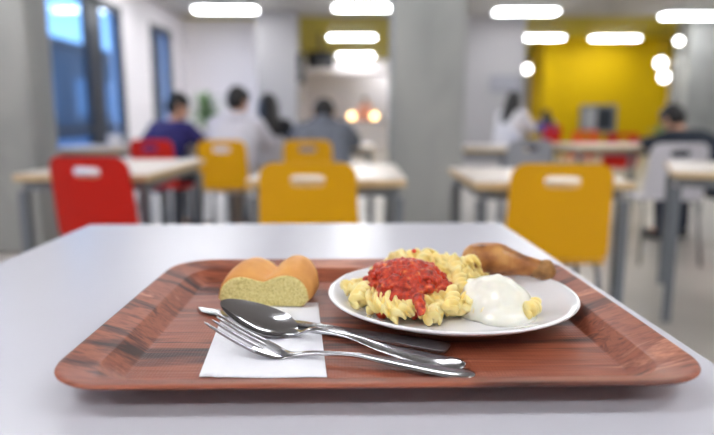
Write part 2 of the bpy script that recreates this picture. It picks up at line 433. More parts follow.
def plate_top(r):
    pts = [(0.0, 0.0058), (0.078, 0.0060), (0.088, 0.0068), (0.096, 0.0092), (0.106, 0.0140), (0.120, 0.0192), (PR, 0.0222)]
    for (r0, z0), (r1, z1) in zip(pts, pts[1:]):
        if r <= r1: return FLOOR + z0 + (z1 - z0) * (r - r0) / (r1 - r0)
    return FLOOR + 0.0222
def fus(x, y, z, yaw, pitch, label, group):
    o = bpy.data.objects.new('fusilli', random.choice(FM)); COL.objects.link(o)
    v = Vector((x - PC.x, y - PC.y)); k = min(1.0, 0.102 / max(v.length, 1e-6)); z += max(0.0, v.length * k - 0.080) * 0.55
    x, y = PC.x + v.x * k, PC.y + v.y * k
    o.location = (x, y, z); o.rotation_euler = Euler((random.uniform(0, 6), pitch, yaw))
    rot = o.rotation_euler.to_matrix(); lift = 0.0       # rest on the plate, never through it
    for v_ in o.data.vertices:
        w_ = rot @ v_.co; r_ = math.hypot(x + w_.x - PC.x, y + w_.y - PC.y)
        lift = max(lift, plate_top(r_) - (z + w_.z) - 0.0008)
    o.location.z += lift
    return tag(o, label, 'pasta', group)
SX, SY = 0.050, 0.600       # middle of the sauce
g1, l1 = 'fusilli along the near side of the sauce', 'pale yellow fusilli spiral lying at the near rim side of the red sauce'
for ring_r, zz, n_, a0, a1 in [(0.051, 0.0095, 13, 160, 345), (0.040, 0.015, 10, 160, 350)]:
    for k in range(n_):
        a = R(a0 + (a1 - a0) * (k + random.uniform(-0.2, 0.2)) / (n_ - 1))
        x = SX + 0.002 + ring_r * 1.02 * math.cos(a); y = SY + 0.001 + ring_r * 0.98 * math.sin(a)
        fus(x, y, WELL + zz + random.uniform(0, 0.003), a + PI / 2 + random.uniform(-0.9, 0.9), random.uniform(-0.25, 0.25), l1, g1)
g2, l2 = 'fusilli heaped behind the sauce', 'pale yellow fusilli spiral heaped behind the red sauce'
for layer, (n_, rx, ry, zz) in enumerate([(13, 0.056, 0.034, 0.009), (11, 0.048, 0.028, 0.019), (9, 0.038, 0.02, 0.029), (7, 0.029, 0.014, 0.037)]):
    for k in range(n_):
        a = 2 * PI * k / n_ + layer; q = math.sqrt(random.uniform(0.25, 1))
        fus(0.072 + rx * q * math.cos(a), 0.658 + ry * q * math.sin(a), WELL + zz + random.uniform(-0.002, 0.003), random.uniform(0, PI), random.uniform(-0.4, 0.4), l2, g2)
g3, l3 = 'fusilli between sauce and yogurt', 'pale yellow fusilli spiral between the red sauce and the white yogurt'
for (px, py, z) in [(458, 309, 0.009), (470, 304, 0.009), (464, 296, 0.012), (474, 292, 0.010), (459, 288, 0.018), (470, 282, 0.018), (463, 276, 0.026), (474, 272, 0.02), (474, 309, 0.009), (452, 302, 0.018), (456, 268, 0.034), (466, 263, 0.034), (460, 283, 0.026)]:
    p = gp(px, py, WELL + z); fus(p.x, p.y, p.z, random.uniform(0, PI), random.uniform(-0.4, 0.4), l3, g3)
p = gp(530, 312, WELL + 0.008)
fus(p.x, p.y, p.z, R(60), 0.1, 'single fusilli spiral sticking out beside the white yogurt, nearest the plate rim', None)

# ------------------------------------------------------------------ tomato sauce
M['sauce'] = ramp_mat('tomato sauce', [(0.30, rgb(112, 18, 8)), (0.46, rgb(178, 42, 12)), (0.58, rgb(202, 62, 20)), (0.70, rgb(232, 142, 80))], 190, rough=0.3, bump=0.9, spec=0.55, sss=0.1)
M['tomato'] = ramp_mat('tomato piece', [(0.3, rgb(182, 32, 16)), (0.7, rgb(226, 78, 46))], 60, rough=0.22, spec=0.55, sss=0.1)
def sauce_h(dx, dy):
    q = (dx / 0.052) ** 2 + ((dy - 0.006) / 0.048) ** 2
    return 0.0245 + 0.0265 * max(0.0, 1 - q)
rs = random.Random(5)
mb = MB()
SCY = SY - 0.005
for k in range(420):
    a = rs.uniform(0, 2 * PI); q = math.sqrt(rs.random())
    edge = 0.84 + 0.15 * math.sin(3 * a + 1) + 0.09 * math.sin(8 * a)
    dx, dy = 0.049 * q * edge * math.cos(a), 0.043 * q * edge * math.sin(a)
    r = rs.uniform(0.0024, 0.0056)
    zt = WELL + sauce_h(dx, dy) - r + rs.uniform(-0.002, 0.003) - (0.004 if q > 0.85 else 0)
    mb.capsule((SX + dx, SCY + dy, zt), r, (SX + dx * 0.95, SCY + dy * 0.95, zt - 0.010), r, 8)
for k in range(34):
    a = rs.uniform(0, 2 * PI); q = math.sqrt(rs.uniform(0.0, 0.8)); dx, dy = 0.046 * q * math.cos(a), 0.040 * q * math.sin(a)
    r = rs.uniform(0.0042, 0.0068); mb.ball((SX + dx, SCY + dy, WELL + sauce_h(dx, dy) - r * rs.uniform(0.1, 0.7)), (r * rs.uniform(0.8, 1.3), r, r * 0.8), 9, 6)
for (px, py, z, r) in [(378, 268, 0.040, 0.0062), (382, 266, 0.040, 0.0055), (431, 266, 0.041, 0.005)]: mb.ball(gp(px, py, WELL + z), r, 9, 6)
for (px, py, z, r) in [(418, 299, 0.028, 0.0065), (419, 302, 0.026, 0.006), (420, 305, 0.0245, 0.0056), (420, 307, 0.023, 0.0052), (421, 310, 0.021, 0.0048), (421, 312, 0.0195, 0.0042)]:
    mb.ball(gp(px, py, WELL + z), r, 10, 6)
sauce = mb.build('tomato_sauce', M['sauce'], voxel=0.0012, relax=1)
for v in sauce.data.vertices:
    n_ = mnoise.noise(v.co * 260) * 0.0011 + mnoise.noise(v.co * 600) * 0.0006
    v.co += v.normal * n_
tag(sauce, 'chunky red tomato and meat sauce heaped over the pasta on the plate', 'sauce')
for k in range(34):
    a = rs.uniform(0, 2 * PI); q = math.sqrt(rs.uniform(0.05, 0.95))
    dx, dy = 0.040 * q * math.cos(a), 0.035 * q * math.sin(a)
    s = rs.uniform(0.0028, 0.0055)
    c = MB().box(-s, s, -s * 0.8, s * 0.8, -s * 0.5, s * 0.5, Matrix.Translation((SX + dx, SCY + dy, WELL + sauce_h(dx, dy) - 0.001)) @ Euler((rs.uniform(0, 3), rs.uniform(0, 3), rs.uniform(0, 3))).to_matrix().to_4x4())
    c.build('tomato_chunk', M['tomato'], sauce, smooth=True, sub=1)
c = MB().ball(gp(414, 251, WELL + 0.047), 0.0028, 8, 6).build('tomato_crumb', M['tomato'], smooth=True)
tag(c, 'tiny red tomato crumb on top of the heaped pasta', 'tomato')

# ------------------------------------------------------------------ yogurt
M['yogurt'] = mat('white yogurt', rgb(240, 238, 226), 0.18, spec=0.5, sss=0.25, var=0.01)
yc = Vector((0.1385, 0.582, WELL))
yo = MB()
for dx, dy, z, r in [(0, 0, 0.004, 0.031), (-0.006, 0.004, 0.016, 0.0235), (0.006, 0.004, 0.016, 0.0235), (0.000, 0.006, 0.0235, 0.0170), (0.012, -0.002, 0.009, 0.025), (-0.012, -0.004, 0.008, 0.024), (0.018, 0.004, 0.010, 0.021), (-0.018, 0.006, 0.010, 0.018), (0.004, -0.014, 0.0, 0.027), (0.012, -0.010, 0.001, 0.028)]:
    yo.ball((yc.x + dx, yc.y + dy, yc.z + z * 0.94), (r, r, min(r, z + 0.016)), 24, 14)
for k in range(40):      # soft folds pulled by the spoon
    t = k / 39
    yo.ball((yc.x - 0.014 + 0.032 * t, yc.y - 0.016 + 0.012 * math.sin(t * 3), yc.z + 0.021 + 0.010 * math.sin(t * 2.6)), 0.006 - 0.003 * abs(t - 0.5), 10, 6)
    yo.ball((yc.x - 0.020 - 0.006 * math.sin(3 * t), yc.y - 0.014 + 0.03 * t, yc.z + 0.016 + 0.012 * t), 0.006, 10, 6)
    yo.ball((yc.x + 0.026 - 0.022 * t, yc.y - 0.014 + 0.02 * t, yc.z + 0.012 + 0.024 * t), 0.005, 10, 6)
yog = yo.build('yogurt', M['yogurt'], voxel=0.0018, relax=7)
for v in yog.data.vertices: v.co.z = max(v.co.z, WELL + 0.0002)
tag(yog, 'glossy white dollop of yogurt on the plate below the chicken drumstick', 'yogurt')

# ------------------------------------------------------------------ drumstick
M['chicken'] = ramp_mat('roast chicken skin', [(0.30, rgb(104, 58, 24)), (0.5, rgb(166, 106, 52)), (0.70, rgb(200, 148, 84))], 45, rough=0.36, bump=0.5, spec=0.45, sss=0.1)
M['chicken_end'] = ramp_mat('roast knuckle', [(0.3, rgb(112, 76, 36)), (0.7, rgb(172, 124, 66))], 90, rough=0.45, bump=0.8)
A_, B_ = Vector((0.1425, 0.690, TT + 0.042)), Vector((0.2165, 0.664, TT + 0.0355))
dm = MB()
def P_(t, dz=0): q = A_.lerp(B_, t); q.z += dz; return q
dm.capsule(P_(0.0), 0.0190, P_(0.28, 0.002), 0.0205).capsule(P_(0.28, 0.002), 0.0203, P_(0.64), 0.0128).capsule(P_(0.64), 0.0126, P_(0.88, -0.001), 0.0108).capsule(P_(-0.1, -0.003), 0.0125, P_(0.1), 0.014)
ds = dm.build('chicken_drumstick', M['chicken'], voxel=0.0022, relax=5)
kn = MB().capsule(P_(0.78, -0.001), 0.0112, P_(0.94, -0.002), 0.0108).capsule(P_(0.99, 0.003), 0.0085, P_(1.0, -0.006), 0.0085).ball(P_(1.05, -0.002), 0.0065)
kn.build('bone_end', M['chicken_end'], ds, voxel=0.0018, relax=3)
tag(ds, 'golden brown roasted chicken drumstick resting on the far rim of the plate', 'chicken')

# ------------------------------------------------------------------ napkin
M['paper'] = mat('white paper napkin', rgb(240, 240, 246), 0.9, var=0.01, bump=0.35, bscale=160)
zq = FLOOR + 0.0006
q = [gp(197, 383, zq), gp(327, 379, zq), gp(318, 303, zq), gp(228, 302, zq)]
nu, nv = 24, 24
top = []; bot = []
for j in range(nv + 1):
    for i in range(nu + 1):
        u, v = i / nu, j / nv
        pt = q[0].lerp(q[1], u).lerp(q[3].lerp(q[2], u), v)
        pt.y = max(pt.y, 0.4435)
        w_ = 0.0006 * (0.5 + 0.5 * math.sin(u * 9 + v * 4)) + (0.0007 if u < 0.1 else 0)
        top.append((pt.x, pt.y, FLOOR + 0.0008 + w_)); bot.append((pt.x, pt.y, FLOOR + 0.0002 + w_))
N_ = len(top); fs = []
for j in range(nv):
    for i in range(nu):
        a = j * (nu + 1) + i
        fs.append((a, a + 1, a + nu + 2, a + nu + 1)); fs.append((a + N_, a + nu + 1 + N_, a + nu + 2 + N_, a + 1 + N_))
nap = MB().add(top + bot, fs).build('paper_napkin', M['paper'], smooth=True)
tag(nap, 'white folded paper napkin under the bread and cutlery on the tray', 'napkin')

# ------------------------------------------------------------------ bread
def crust_mat():
    m = ramp_mat('bread crust', [(0.3, rgb(206, 138, 68)), (0.55, rgb(224, 162, 88)), (0.8, rgb(240, 198, 124))], 22, rough=0.5, bump=0.25, spec=0.35)
    return m
M['crust'] = crust_mat()
M['crumb'] = ramp_mat('herb bread crumb', [(0.30, rgb(184, 166, 98)), (0.46, rgb(224, 208, 136)), (0.7, rgb(238, 226, 164))], 480, rough=0.85, bump=0.7)
bread = thing('bread_roll', 'cut golden bread roll with two lobes and green-flecked crumb, on the napkin', 'bread', (-0.1000, 0.622, FLOOR + 0.0022), R(-4))
def lobes(sx_, h, y, dx=0.0, n=44, cr=0.84):
    """outline of the double loaf; starts bottom left, runs over the top, closes along the bottom"""
    pts = []
    for i in range(n + 1):
        x = -0.0495 + 0.099 * i / n
        zl = max(0.0, 1 - ((x + 0.0245) / 0.0252) ** 2) ** 0.36
        zr = 1.08 * max(0.0, 1 - ((x - 0.0245) / 0.0252) ** 2) ** 0.36
        z = (zl ** 5 + zr ** 5 + cr ** 5 * math.exp(-(x / 0.009) ** 2)) ** 0.2 if (zl + zr) else 0
        pts.append((x * sx_ + dx, y, max(0.0, z * h)))
    for i in range(1, 12):
        x = 0.0495 - 0.099 * i / 12; pts.append((x * sx_ + dx, y, 0.0))
    return pts
secs = []
for y, s, h, dx in [(0.0, 1.01, 0.0325, 0), (0.003, 1.025, 0.0345, 0.0004), (0.012, 1.04, 0.0375, 0.001), (0.024, 1.04, 0.0405, 0.002), (0.038, 1.02, 0.042, 0.0035), (0.052, 0.97, 0.041, 0.005), (0.063, 0.86, 0.036, 0.006), (0.072, 0.72, 0.027, 0.007), (0.077, 0.5, 0.014, 0.0075)]:
    secs.append(lobes(s, h, y, dx, cr=0.84 - 0.22 * min(1, y / 0.03)))
MB().rings(secs).build('crust', M['crust'], bread, smooth=True, sharp=70)
f0 = lobes(0.985, 0.0312, -0.0012); f1 = lobes(0.985, 0.0312, 0.004)
# domed, subdivided crumb face
cr = MB(); rings = []
ctr = Vector((0, -0.0022, 0.013))
for s in (1.0, 0.9, 0.75, 0.6, 0.45, 0.3, 0.15, 0.05):
    ring = []
    for pnt in f0:
        v = ctr.lerp(Vector(pnt), s)
        v.y += 0.0011 * mnoise.noise(Vector((v.x * 220, 3, v.z * 220))) * (1 if s < 0.95 else 0.3)
        ring.append(v)
    rings.append(ring)
cr.rings([[Vector((p[0], p[1], p[2])) for p in f1]] + rings)
cr.build('crumb', M['crumb'], bread, smooth=True)
for k in range(9):       # rough torn bits along the cut edge
    x = -0.047 + 0.093 * rs.random()
    MB().ball((x, -0.002, 0.0012 + 0.004 * rs.random()), 0.0014, 7, 5).build('crumb_flake', M['crumb'], bread, smooth=True)

# ------------------------------------------------------------------ cutlery
def frame(P0, P1, roll=0.0):
    x = (P1 - P0).normalized(); y = Vector((0, 0, 1)).cross(x).normalized(); z = x.cross(y)
    m = Matrix((x, y, z)).transposed().to_4x4(); m.translation = P0
    return m @ Matrix.Rotation(roll, 4, 'X'), (P1 - P0).length

def loft(st, n=14, flat=3.0):
    """stations (x, y offset, z, width, thickness): rounded flat bars along x"""
    rings = []
    for x, y, z, w, t in st:
        ring = []
        for k in range(n):
            a = 2 * PI * k / n; c, s = math.cos(a), math.sin(a)
            ring.append((x, y + 0.5 * w * math.copysign(abs(c) ** (2 / flat), c), z + 0.5 * t * math.copysign(abs(s) ** (2 / flat), s)))
        rings.append(ring)
    return rings

def smooth_st(st, m=5):
    out = []
    for i in range(len(st) - 1):
        p0, p1, p2, p3 = st[max(i - 1, 0)], st[i], st[i + 1], st[min(i + 2, len(st) - 1)]
        for k in range(m):
            t = k / m
            out.append(tuple(0.5 * ((2 * b) + (c - a) * t + (2 * a - 5 * b + 4 * c - d) * t * t + (-a + 3 * b - 3 * c + d) * t ** 3) for a, b, c, d in zip(p0, p1, p2, p3)))
    out.append(tuple(st[-1])); return out

def cutlery(name, label, P0, P1, roll=0.0):
    m, L = frame(P0, P1, roll)
    t = thing(name, label, name.split('_')[-1]); t.matrix_world = m
    return t, L

# knife
kn_, L = cutlery('table_knife', 'steel table knife lying under the spoon, the handle nearest the plate', gp(195, 309, FLOOR + 0.0022), gp(449, 349, FLOOR + 0.0052))
bl = L * 0.42
st = [(0.0, 0.006, 0, 0.002, 0.0008), (0.006, 0.004, 0, 0.008, 0.0012), (0.02, 0.001, 0, 0.0145, 0.0014), (0.05, 0, 0, 0.0175, 0.0016), (bl - 0.02, 0, 0, 0.018, 0.0018), (bl - 0.006, 0, 0, 0.017, 0.0022), (bl, 0, 0, 0.013, 0.004)]
MB().rings(loft(smooth_st(st))).build('blade', M['steel_brush'], kn_, smooth=True, sharp=40)
st = [(bl - 0.001, 0, 0, 0.0115, 0.0058), (bl + 0.012, 0, 0, 0.013, 0.0068), (bl + 0.05, 0, 0, 0.0155, 0.0066), (L - 0.03, 0, 0.0002, 0.0215, 0.0058), (L - 0.006, 0, 0, 0.0215, 0.0048), (L - 0.0012, 0, 0, 0.0165, 0.0038), (L, 0, 0, 0.010, 0.002)]
MB().rings(loft(smooth_st(st), flat=4.5)).build('handle', M['steel_brush'], kn_, smooth=True, sharp=40)
# spoon
sp, L = cutlery('soup_spoon', 'shiny steel spoon with its bowl resting on the knife before the bread', gp(222, 301, FLOOR + 0.0245), gp(465, 366, FLOOR + 0.0045), R(9))
BL, BW, BD = 0.084, 0.0215, 0.0104
def bowl_pts(off):
    rows = []
    for i in range(13):
        r = i / 12
        ring = []
        for k in range(40):
            a = 2 * PI * k / 40
            x = BL / 2 - math.cos(a) * r * BL / 2
            wv = BW * (1 - 0.22 * math.cos(a)) * r * math.sin(a)
            z = -BD * (1 - r ** 2.2) - 0.0135 * (x / BL) + 0.0008
            ring.append((x, wv * (1 + off * 18), z - off * (1.2 if i < 12 else 0.4)))
        rows.append(ring)
    return rows
inn = bowl_pts(0.0); out = bowl_pts(0.0012)
rings = [list(r) for r in inn[1:]] + [list(r) for r in reversed(out[1:])]
MB().rings(rings).build('bowl', M['steel'], sp, smooth=True, sharp=60)
st = [(BL - 0.006, 0, -0.0132, 0.0140, 0.0020), (BL + 0.005, 0, -0.0118, 0.0088, 0.0034), (BL + 0.020, 0, -0.0046, 0.0066, 0.0036), (BL + 0.055, 0, -0.0012, 0.0078, 0.0030), (L - 0.075, 0, -0.0036, 0.0130, 0.0030), (L - 0.03, 0, -0.0034, 0.0195, 0.0034), (L - 0.014, 0, -0.0014, 0.0196, 0.0034), (L - 0.006, 0, -0.0004, 0.0165, 0.0030), (L - 0.002, 0, 0.0, 0.0115, 0.0024), (L, 0, 0.0, 0.006, 0.0016)]
MB().rings(loft(smooth_st(st))).build('handle', M['steel'], sp, smooth=True, sharp=50)
# fork
fk, L = cutlery('dinner_fork', 'shiny steel fork on the napkin, nearest the tray front edge', gp(213, 347, FLOOR + 0.0020), gp(475, 375, FLOOR + 0.0026))
HB = 0.043
def fz(x): return 0.0265 * (1 - x / 0.068) ** 1.4 if x < 0.068 else 0.0
for k in range(4):
    y = (k - 1.5) * 0.0083
    st = [(x + 0.004 * (1 - abs(k - 1.5) / 1.5), y * (1 - 0.05 * (1 - x / HB)), fz(x), w, t) for x, w, t in [(0, 0.0014, 0.0010), (0.004, 0.0030, 0.0017), (0.018, 0.0041, 0.0020), (0.034, 0.0046, 0.0022), (HB + 0.004, 0.0048, 0.0022)]]
    MB().rings(loft(smooth_st(st), 10)).build('tine', M['steel'], fk, smooth=True)
st = [(HB, 0, fz(HB), 0.0295, 0.0022), (HB + 0.010, 0, fz(HB + 0.010), 0.0285, 0.0022), (HB + 0.022, 0, 0.0, 0.0205, 0.0024), (HB + 0.033, 0, 0.0008, 0.0105, 0.0030), (HB + 0.050, 0, 0.0040, 0.0068, 0.0034), (HB + 0.085, 0, 0.0062, 0.0070, 0.0030), (L - 0.075, 0, 0.0045, 0.0125, 0.0028), (L - 0.03, 0, 0.0006, 0.0185, 0.0032), (L - 0.014, 0, 0.0002, 0.0186, 0.0032), (L - 0.006, 0, 0.0, 0.0155, 0.0030), (L - 0.002, 0, 0, 0.0105, 0.0024), (L, 0, 0, 0.005, 0.0014)]
MB().rings(loft(smooth_st(st))).build('handle', M['steel'], fk, smooth=True, sharp=50)

# ------------------------------------------------------------------ background tables
def bg_table(x0, x1, y0, y1, label, name='dining_table', h=0.735):
    t = thing(name, label, 'table', ((x0 + x1) / 2, (y0 + y1) / 2, 0), 0, 'cafeteria tables')
    w, d = (x1 - x0) / 2, (y1 - y0) / 2
    tt_ = MB().box(-w, w, -d, d, h - 0.004, h).build('tabletop', M['top_cream'], t)
    MB().box(-w, w, -d, d, h - 0.030, h - 0.0042).build('edge_band', M['birch'], tt_)
    ap = MB()
    ap.box(-w + 0.05, w - 0.05, -d + 0.03, -d + 0.055, h - 0.075, h - 0.0305).box(-w + 0.05, w - 0.05, d - 0.055, d - 0.03, h - 0.075, h - 0.0305)
    ap.box(-w + 0.03, -w + 0.05, -d + 0.03, d - 0.03, h - 0.075, h - 0.0305).box(w - 0.05, w - 0.03, -d + 0.03, d - 0.03, h - 0.075, h - 0.0305)
    ap.build('apron', M['leg_grey'], t)
    for a in (-1, 1):
        for b in (-1, 1):
            MB().box(a * (w - 0.03) - 0.02, a * (w - 0.03) + 0.02, b * (d - 0.03) - 0.02, b * (d - 0.03) + 0.02, 0, h - 0.076).build('leg', M['leg_grey'], t)
    return t
bg_table(-1.52, -0.92, 2.64, 3.62, 'cream cafeteria table with birch edge behind the near red chair, beside the concrete pillar')
bg_table(-0.45, 0.20, 2.42, 3.25, 'cream cafeteria table behind the big yellow chair, left of the middle pillar')
bg_table(0.46, 1.08, 2.32, 3.0, 'cream cafeteria table behind the right yellow chair, right of the middle pillar')
tr_ = bg_table(-0.33, 0.33, -0.4, 0.4, 'cafeteria table at the picture edge, in front of the white chair')
tr_.rotation_euler = (0, 0, R(-25)); c0 = Vector((ax(672, 2.8), 2.8)); tr_.location = (c0.x + 0.33 * math.cos(R(25)) + 0.4 * math.sin(R(25)), c0.y - 0.33 * math.sin(R(25)) + 0.4 * math.cos(R(25)), 0)
bg_table(-2.56, -1.92, 4.9, 5.6, 'pale table with a white cup on it, below the big window')
bg_table(-1.66, -1.06, 5.05, 5.75, 'table the people in navy sweater and white hoodie sit at')
bg_table(-0.5, 0.15, 5.2, 6.0, 'table in front of the person in the grey hoodie')
bg_table(0.80, 1.40, 4.9, 5.7, 'pale table right of the middle pillar, in front of the grey chair')
bg_table(1.9, 2.75, 5.2, 6.0, 'pale table before the dark red chair and yellow wall, beside person in dark jacket')

# ------------------------------------------------------------------ chairs
def shell_back(name, m, parent, w=0.385, z0=0.46, z1=0.82):
    hz, hw, hh = z1 - 0.068, 0.064, 0.023
    hw2, r = w / 2, 0.055
    def outer(a):
        c, s = math.cos(a), math.sin(a); lo, hi = 0.0, 1.0
        def inside(t):
            x, z = c * t, hz + s * t
            ww = hw2 - 0.012 * (z - z0) / (z1 - z0) * 1.2
            if abs(x) > ww or z > z1 or z < z0: return False
            ex, ez = abs(x) - (ww - r), z - (z1 - r)
            if ex > 0 and ez > 0 and ex * ex + ez * ez > r * r: return False
            ez = (z0 + 0.02) - z
            if abs(x) - (ww - 0.02) > 0 and ez > 0 and (abs(x) - (ww - 0.02)) ** 2 + ez * ez > 0.0004: return False
            return True
        for _ in range(26):
            mid = (lo + hi) / 2
            if inside(mid): lo = mid
            else: hi = mid
        return c * lo, hz + s * lo
    n = 96; vs = []; fs = []; nr = 6
    for side in (0, 1):
        for i in range(nr):
            t = i / (nr - 1)
            for k in range(n):
                a = 2 * PI * k / n
                ox, oz = outer(a)
                c, s = math.cos(a), math.sin(a)
                e = (abs(c) ** 4 + abs(s) ** 4) ** -0.25
                ix, iz = hw * c * e, hz + hh * s * e
                x, z = ix + (ox - ix) * t, iz + (oz - iz) * t
                y = -0.20 - 0.028 * (1 - (x / hw2) ** 2) - 0.10 * (z - z0) / (z1 - z0) * 0.55
                vs.append((x, y + side * 0.012, z))
    for side in (0, 1):
        o = side * nr * n
        for i in range(nr - 1):
            for k in range(n):
                a, b = o + i * n + k, o + i * n + (k + 1) % n
                fs.append((a, b, b + n, a + n))
    for i in (0, nr - 1):
        for k in range(n):
            a, b = i * n + k, i * n + (k + 1) % n
            fs.append((a, b, b + nr * n, a + nr * n))
    return MB().add(vs, fs).build(name, m, parent, smooth=True, sharp=40)

def chair_proto(m, label, loc, rz):
    t = thing('cafeteria_chair', label, 'chair', loc, rz, 'cafeteria chairs')
    shell_back('backrest', m, t)
    s = MB(); rows = []
    for i in range(9):
        y = -0.205 + 0.40 * i / 8
        zc = 0.455 - 0.012 * math.sin(PI * i / 8) - (0.02 if i == 8 else 0)
        wv = 0.19 - 0.02 * abs(i / 8 - 0.4)
        ring = []
        for k in range(11):
            x = -wv + 2 * wv * k / 10
            ring.append((x, y, zc - 0.006 * (1 - (x / wv) ** 2)))
        for k in range(10, -1, -1):
            x = -wv + 2 * wv * k / 10
            ring.append((x, y, zc - 0.006 * (1 - (x / wv) ** 2) - 0.012))
        rows.append(ring)
    s.rings(rows); s.build('seat', m, t, smooth=True, sharp=50)
    for sx_ in (-1, 1):
        MB().tube([(sx_ * 0.165, 0.13, 0.427), (sx_ * 0.17, 0.16, 0.40), (sx_ * 0.195, 0.20, 0.0)], 0.0105).build('leg', M['chrome'], t, smooth=True)
        MB().tube([(sx_ * 0.165, -0.13, 0.427), (sx_ * 0.17, -0.17, 0.40), (sx_ * 0.195, -0.24, 0.0)], 0.0105).build('leg', M['chrome'], t, smooth=True)
        MB().tube([(sx_ * 0.165, 0.13, 0.427), (sx_ * 0.165, -0.15, 0.427), (sx_ * 0.155, -0.180, 0.445), (sx_ * 0.15, -0.192, 0.50)], 0.009).build('frame_tube', M['chrome'], t, smooth=True)
    return t
def chair_at(px, D, label, rz=0.0, col=None, proto={}):
    # the backrest stands 0.25 m behind the chair's middle
    y = D * 0.9866 - 0.03
    loc = (ax(px, D) - 0.25 * math.sin(rz), y + 0.25 * math.cos(rz), 0)
    if col not in proto:
        proto[col] = chair_proto(M[col], label, loc, rz); return proto[col]
    return dup(proto[col], label, loc, rz)
chair_at(95, 2.62, 'red cafeteria chair nearest the white table, beside the concrete pillar', R(-8), 'red')
chair_at(309, 2.27, 'big yellow cafeteria chair in the middle just beyond the white table', 0, 'yellow')
chair_at(557, 2.22, 'yellow cafeteria chair standing right of the pillar just beyond the white table', R(-6), 'yellow')
chair_at(156, 4.70, 'red cafeteria chair under the person in the navy sweater', R(-12), 'red')
chair_at(225, 4.55, 'yellow cafeteria chair under the person in the white hoodie', 0, 'yellow')
chair_at(309, 4.55, 'yellow cafeteria chair under the person in the grey hoodie', 0, 'yellow')
chair_at(526, 4.7, 'grey cafeteria chair right of the middle pillar, behind the right yellow chair', R(10), 'shell_grey')
chair_at(672, 4.0, 'white cafeteria chair under the person in the dark jacket', R(-6), 'shell_white')
chair_at(616, 6.6, 'dark red cafeteria chair before the yellow wall behind a pale table', 0, 'red')
chair_at(704, 5.6, 'red cafeteria chair behind the white chair at the right picture edge', 0, 'red')
chair_at(580, 8.2, 'orange cafeteria chair far off before the yellow wall', 0, 'orange')
chair_at(268, 5.6, 'white cafeteria chair under the person with long black hair', 0, 'shell_white')
chair_at(506, 8.6, 'white cafeteria chair under the person in the white coat', R(-60), 'shell_white')
chair_at(548, 12.6, 'red cafeteria chair under the person in blue near the yellow wall', 0, 'red')

